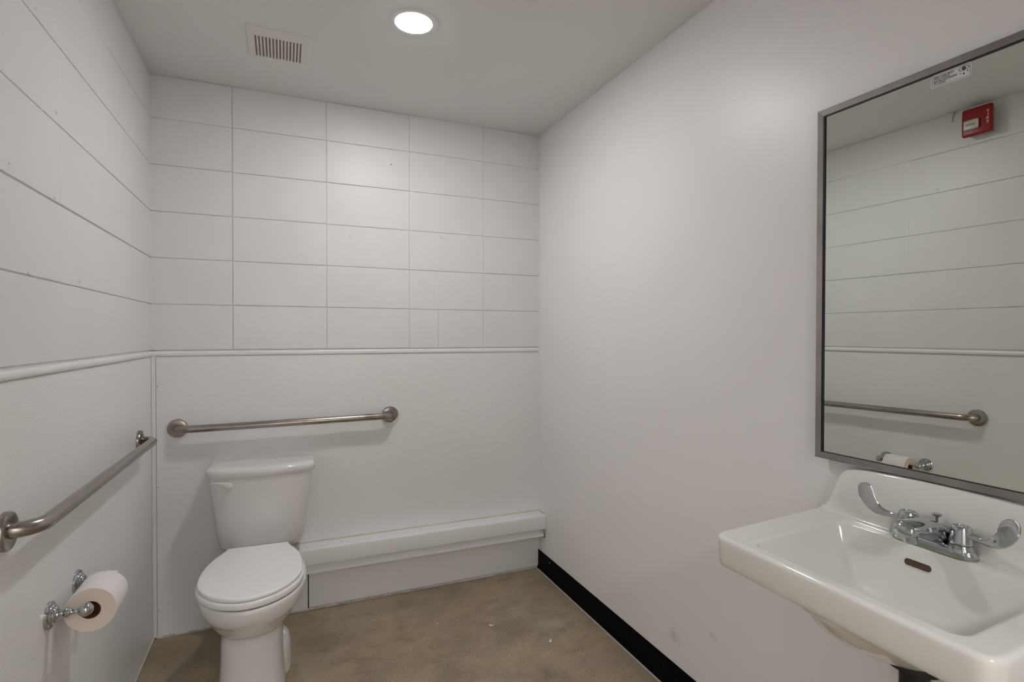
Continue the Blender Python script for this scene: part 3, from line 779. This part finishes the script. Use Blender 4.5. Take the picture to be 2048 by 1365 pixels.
# sticker: rounded label with lettering and an eye shedding drops
st = thing('sticker', 'small white rounded sticker with black writing and a crying eye on the mirror', 'sticker', (0, 0, 0))
sa0, sa1, sz0, sz1 = my1 - .743, my1 - .667, 1.8865, 1.9160
def stpt(u, v_, d): return mp(sa0 + u, d, sz0 + v_)
SW, SH = sa1 - sa0, sz1 - sz0
rrp = lambda ins, r: [(x, y) for x, y in rrect(ins, SW - ins, ins, SH - ins, r, 6, 6)]
def flat(name, pts, d0, d1, m, parent):
    n = len(pts); V = [stpt(u, v_, d0) for u, v_ in pts] + [stpt(u, v_, d1) for u, v_ in pts]
    F = [tuple(range(n)), tuple(range(n, 2 * n))] + [(i, (i + 1) % n, n + (i + 1) % n, n + i) for i in range(n)]
    return mk(name, V, F, m, parent, False)
flat('label_sheet', rrp(0, .0055), .0004, .0009, M['sticker'], st)
def flatring(name, p1, p2, d0, d1, m, parent):
    return ringloft(name, [[stpt(u, v_, d0) for u, v_ in p1], [stpt(u, v_, d1) for u, v_ in p1]], [[stpt(u, v_, d1) for u, v_ in p2], [stpt(u, v_, d0) for u, v_ in p2]], m, parent)
flatring('border_line', rrp(.0022, .0042), rrp(.0029, .0036), .0009, .0011, M['ink'], st)
def text_mesh(name, body, size, place, m, parent, off=.0, ext=.00005, spacing=1.0):
    cu = bpy.data.curves.new(name, 'FONT'); cu.body = body; cu.size = size; cu.offset = off; cu.space_character = spacing; cu.resolution_u = 3
    tmp = bpy.data.objects.new(name, cu); COL.objects.link(tmp); bpy.context.view_layer.update()
    me = bpy.data.meshes.new_from_object(tmp); bpy.data.objects.remove(tmp)
    for v in me.vertices: v.co = Vector(place(v.co.x, v.co.y))
    me.materials.clear()
    return fin(name, me, m, parent, False)
for i, s in enumerate(('EMPLOYEES MUST', 'STOP CRYING', 'BEFORE RETURNING', 'TO WORK')):
    text_mesh('lettering', s, .0052, lambda a, b_, i=i: stpt(.0055 + a * .93, .0205 - i * .0049 + b_, .0012), M['ink'], st, .00016)
ex, ez = .0620, .0205
def almond(rx, rz, n=14):
    up = [(ex + rx * math.cos(PI * k / n), ez + rz * math.sin(PI * k / n) ** 1.15) for k in range(n + 1)]
    return up + [(ex - rx * math.cos(PI * k / n), ez - rz * math.sin(PI * k / n) ** 1.15) for k in range(1, n)]
flatring('eye_outline', almond(.0098, .0052), almond(.0083, .0044), .0009, .0011, M['ink'], st)
flat('eye_iris', [(ex + .0040 * math.cos(2 * PI * k / 24), ez + .0040 * math.sin(2 * PI * k / 24)) for k in range(24)], .0009, .00115, M['ink'], st)
for dx, dz, r in ((-.0062, -.0090, .0011), (0.0, -.0118, .0018), (.0066, -.0078, .0013)):
    pts = [(ex + dx + r * math.cos(a) * (1 if math.sin(a) < 0 else math.cos(a) ** 0), ez + dz + (r * math.sin(a) if math.sin(a) < 0 else 2.1 * r * math.sin(a))) for a in [2 * PI * k / 16 for k in range(16)]]
    pts = [(ex + dx + (q[0] - ex - dx) * (1 - .75 * max(0, (q[1] - ez - dz) / (2.1 * r))), q[1]) for q in pts]
    flat('tear_drop', pts, .0009, .0011, M['ink'], st)
for root, L in ((t, Vector((1.33, .70, mz0))), (st, Vector(mp((sa0 + sa1) / 2, .0004, sz0)))):
    root.location = L
    adopt(root)

# ================================================================ FIRE ALARM (high on the left wall, seen in the mirror)
ay, az = 1.412, 2.379
t = thing('fire_alarm', 'red fire alarm strobe high on the left wall, seen in the mirror', 'fire alarm', (XL, ay, az))
box('back_box', XL, XL + .040, ay - .050, ay + .046, az - .060, az + .058, M['alarmbox'], t, .002)
bm = bmesh.new(); bbox(bm, XL + .040, XL + .066, ay - .062, ay + .060, az - .068, az + .066, .010, 4); frombm('alarm_body', bm, M['red'], t)
bm = bmesh.new(); bbox(bm, XL + .066, XL + .080, ay - .014, ay + .046, az - .040, az + .006, .005, 3); ln = frombm('strobe_lens', bm, M['lens'], t)
box('flash_tube', XL + .078, XL + .0815, ay - .002, ay + .036, az - .022, az - .013, M['alarmbox'], ln, .0015)
for i, ch in enumerate('FIRE'):
    text_mesh('lettering', ch, .017, lambda a, b_, i=i: (XL + .0668, ay - .050 + a, az + .024 - i * .0165 + b_), M['letter'], t, .0004)
lathe('status_light', [(.0022, 0), (.0018, .002), (.0003, .0025)], (XL + .066, ay + .018, az - .046), (1, 0, 0), M['letter'], t, 12)
adopt(t)

# ================================================================ SCRAPS ON THE FLOOR
def scrap(label, x, y, L, W, rot, curl):
    V = []; n = 7
    for i in range(n):
        s = i / (n - 1) - .5
        for j in (-1, 1):
            wdt = W * (1 - .35 * abs(2 * s) ** 3) * j / 2; u = s * L; zz = .0007 + curl * (2 * s) ** 2 + .0006 * (j > 0)
            V.append((x + u * math.cos(rot) - (wdt + .12 * L * (2 * s) ** 2) * math.sin(rot), y + u * math.sin(rot) + (wdt + .12 * L * (2 * s) ** 2) * math.cos(rot), zz))
    F = [(2 * i, 2 * i + 1, 2 * i + 3, 2 * i + 2) for i in range(n - 1)]
    o = mk('paper_scrap', V, F, M['scrap']); md = o.modifiers.new('s', 'SOLIDIFY'); md.thickness = .0006
    c0 = Vector((x, y, 0)); o.data.transform(Matrix.Translation(-c0)); o.location = c0
    return tag(o, label, 'paper scrap', 'paper scraps on the concrete floor')
scrap('white paper scrap on the floor, farther of the two larger ones', .8718, 2.2932, .021, .009, R(-35), .003)
scrap('white curled paper scrap on the floor closest to the right wall', 1.0624, 2.0721, .024, .009, R(38), .004)
scrap('tiny white paper scrap on the floor nearest the toilet', .648, 2.405, .008, .004, R(-20), .001)
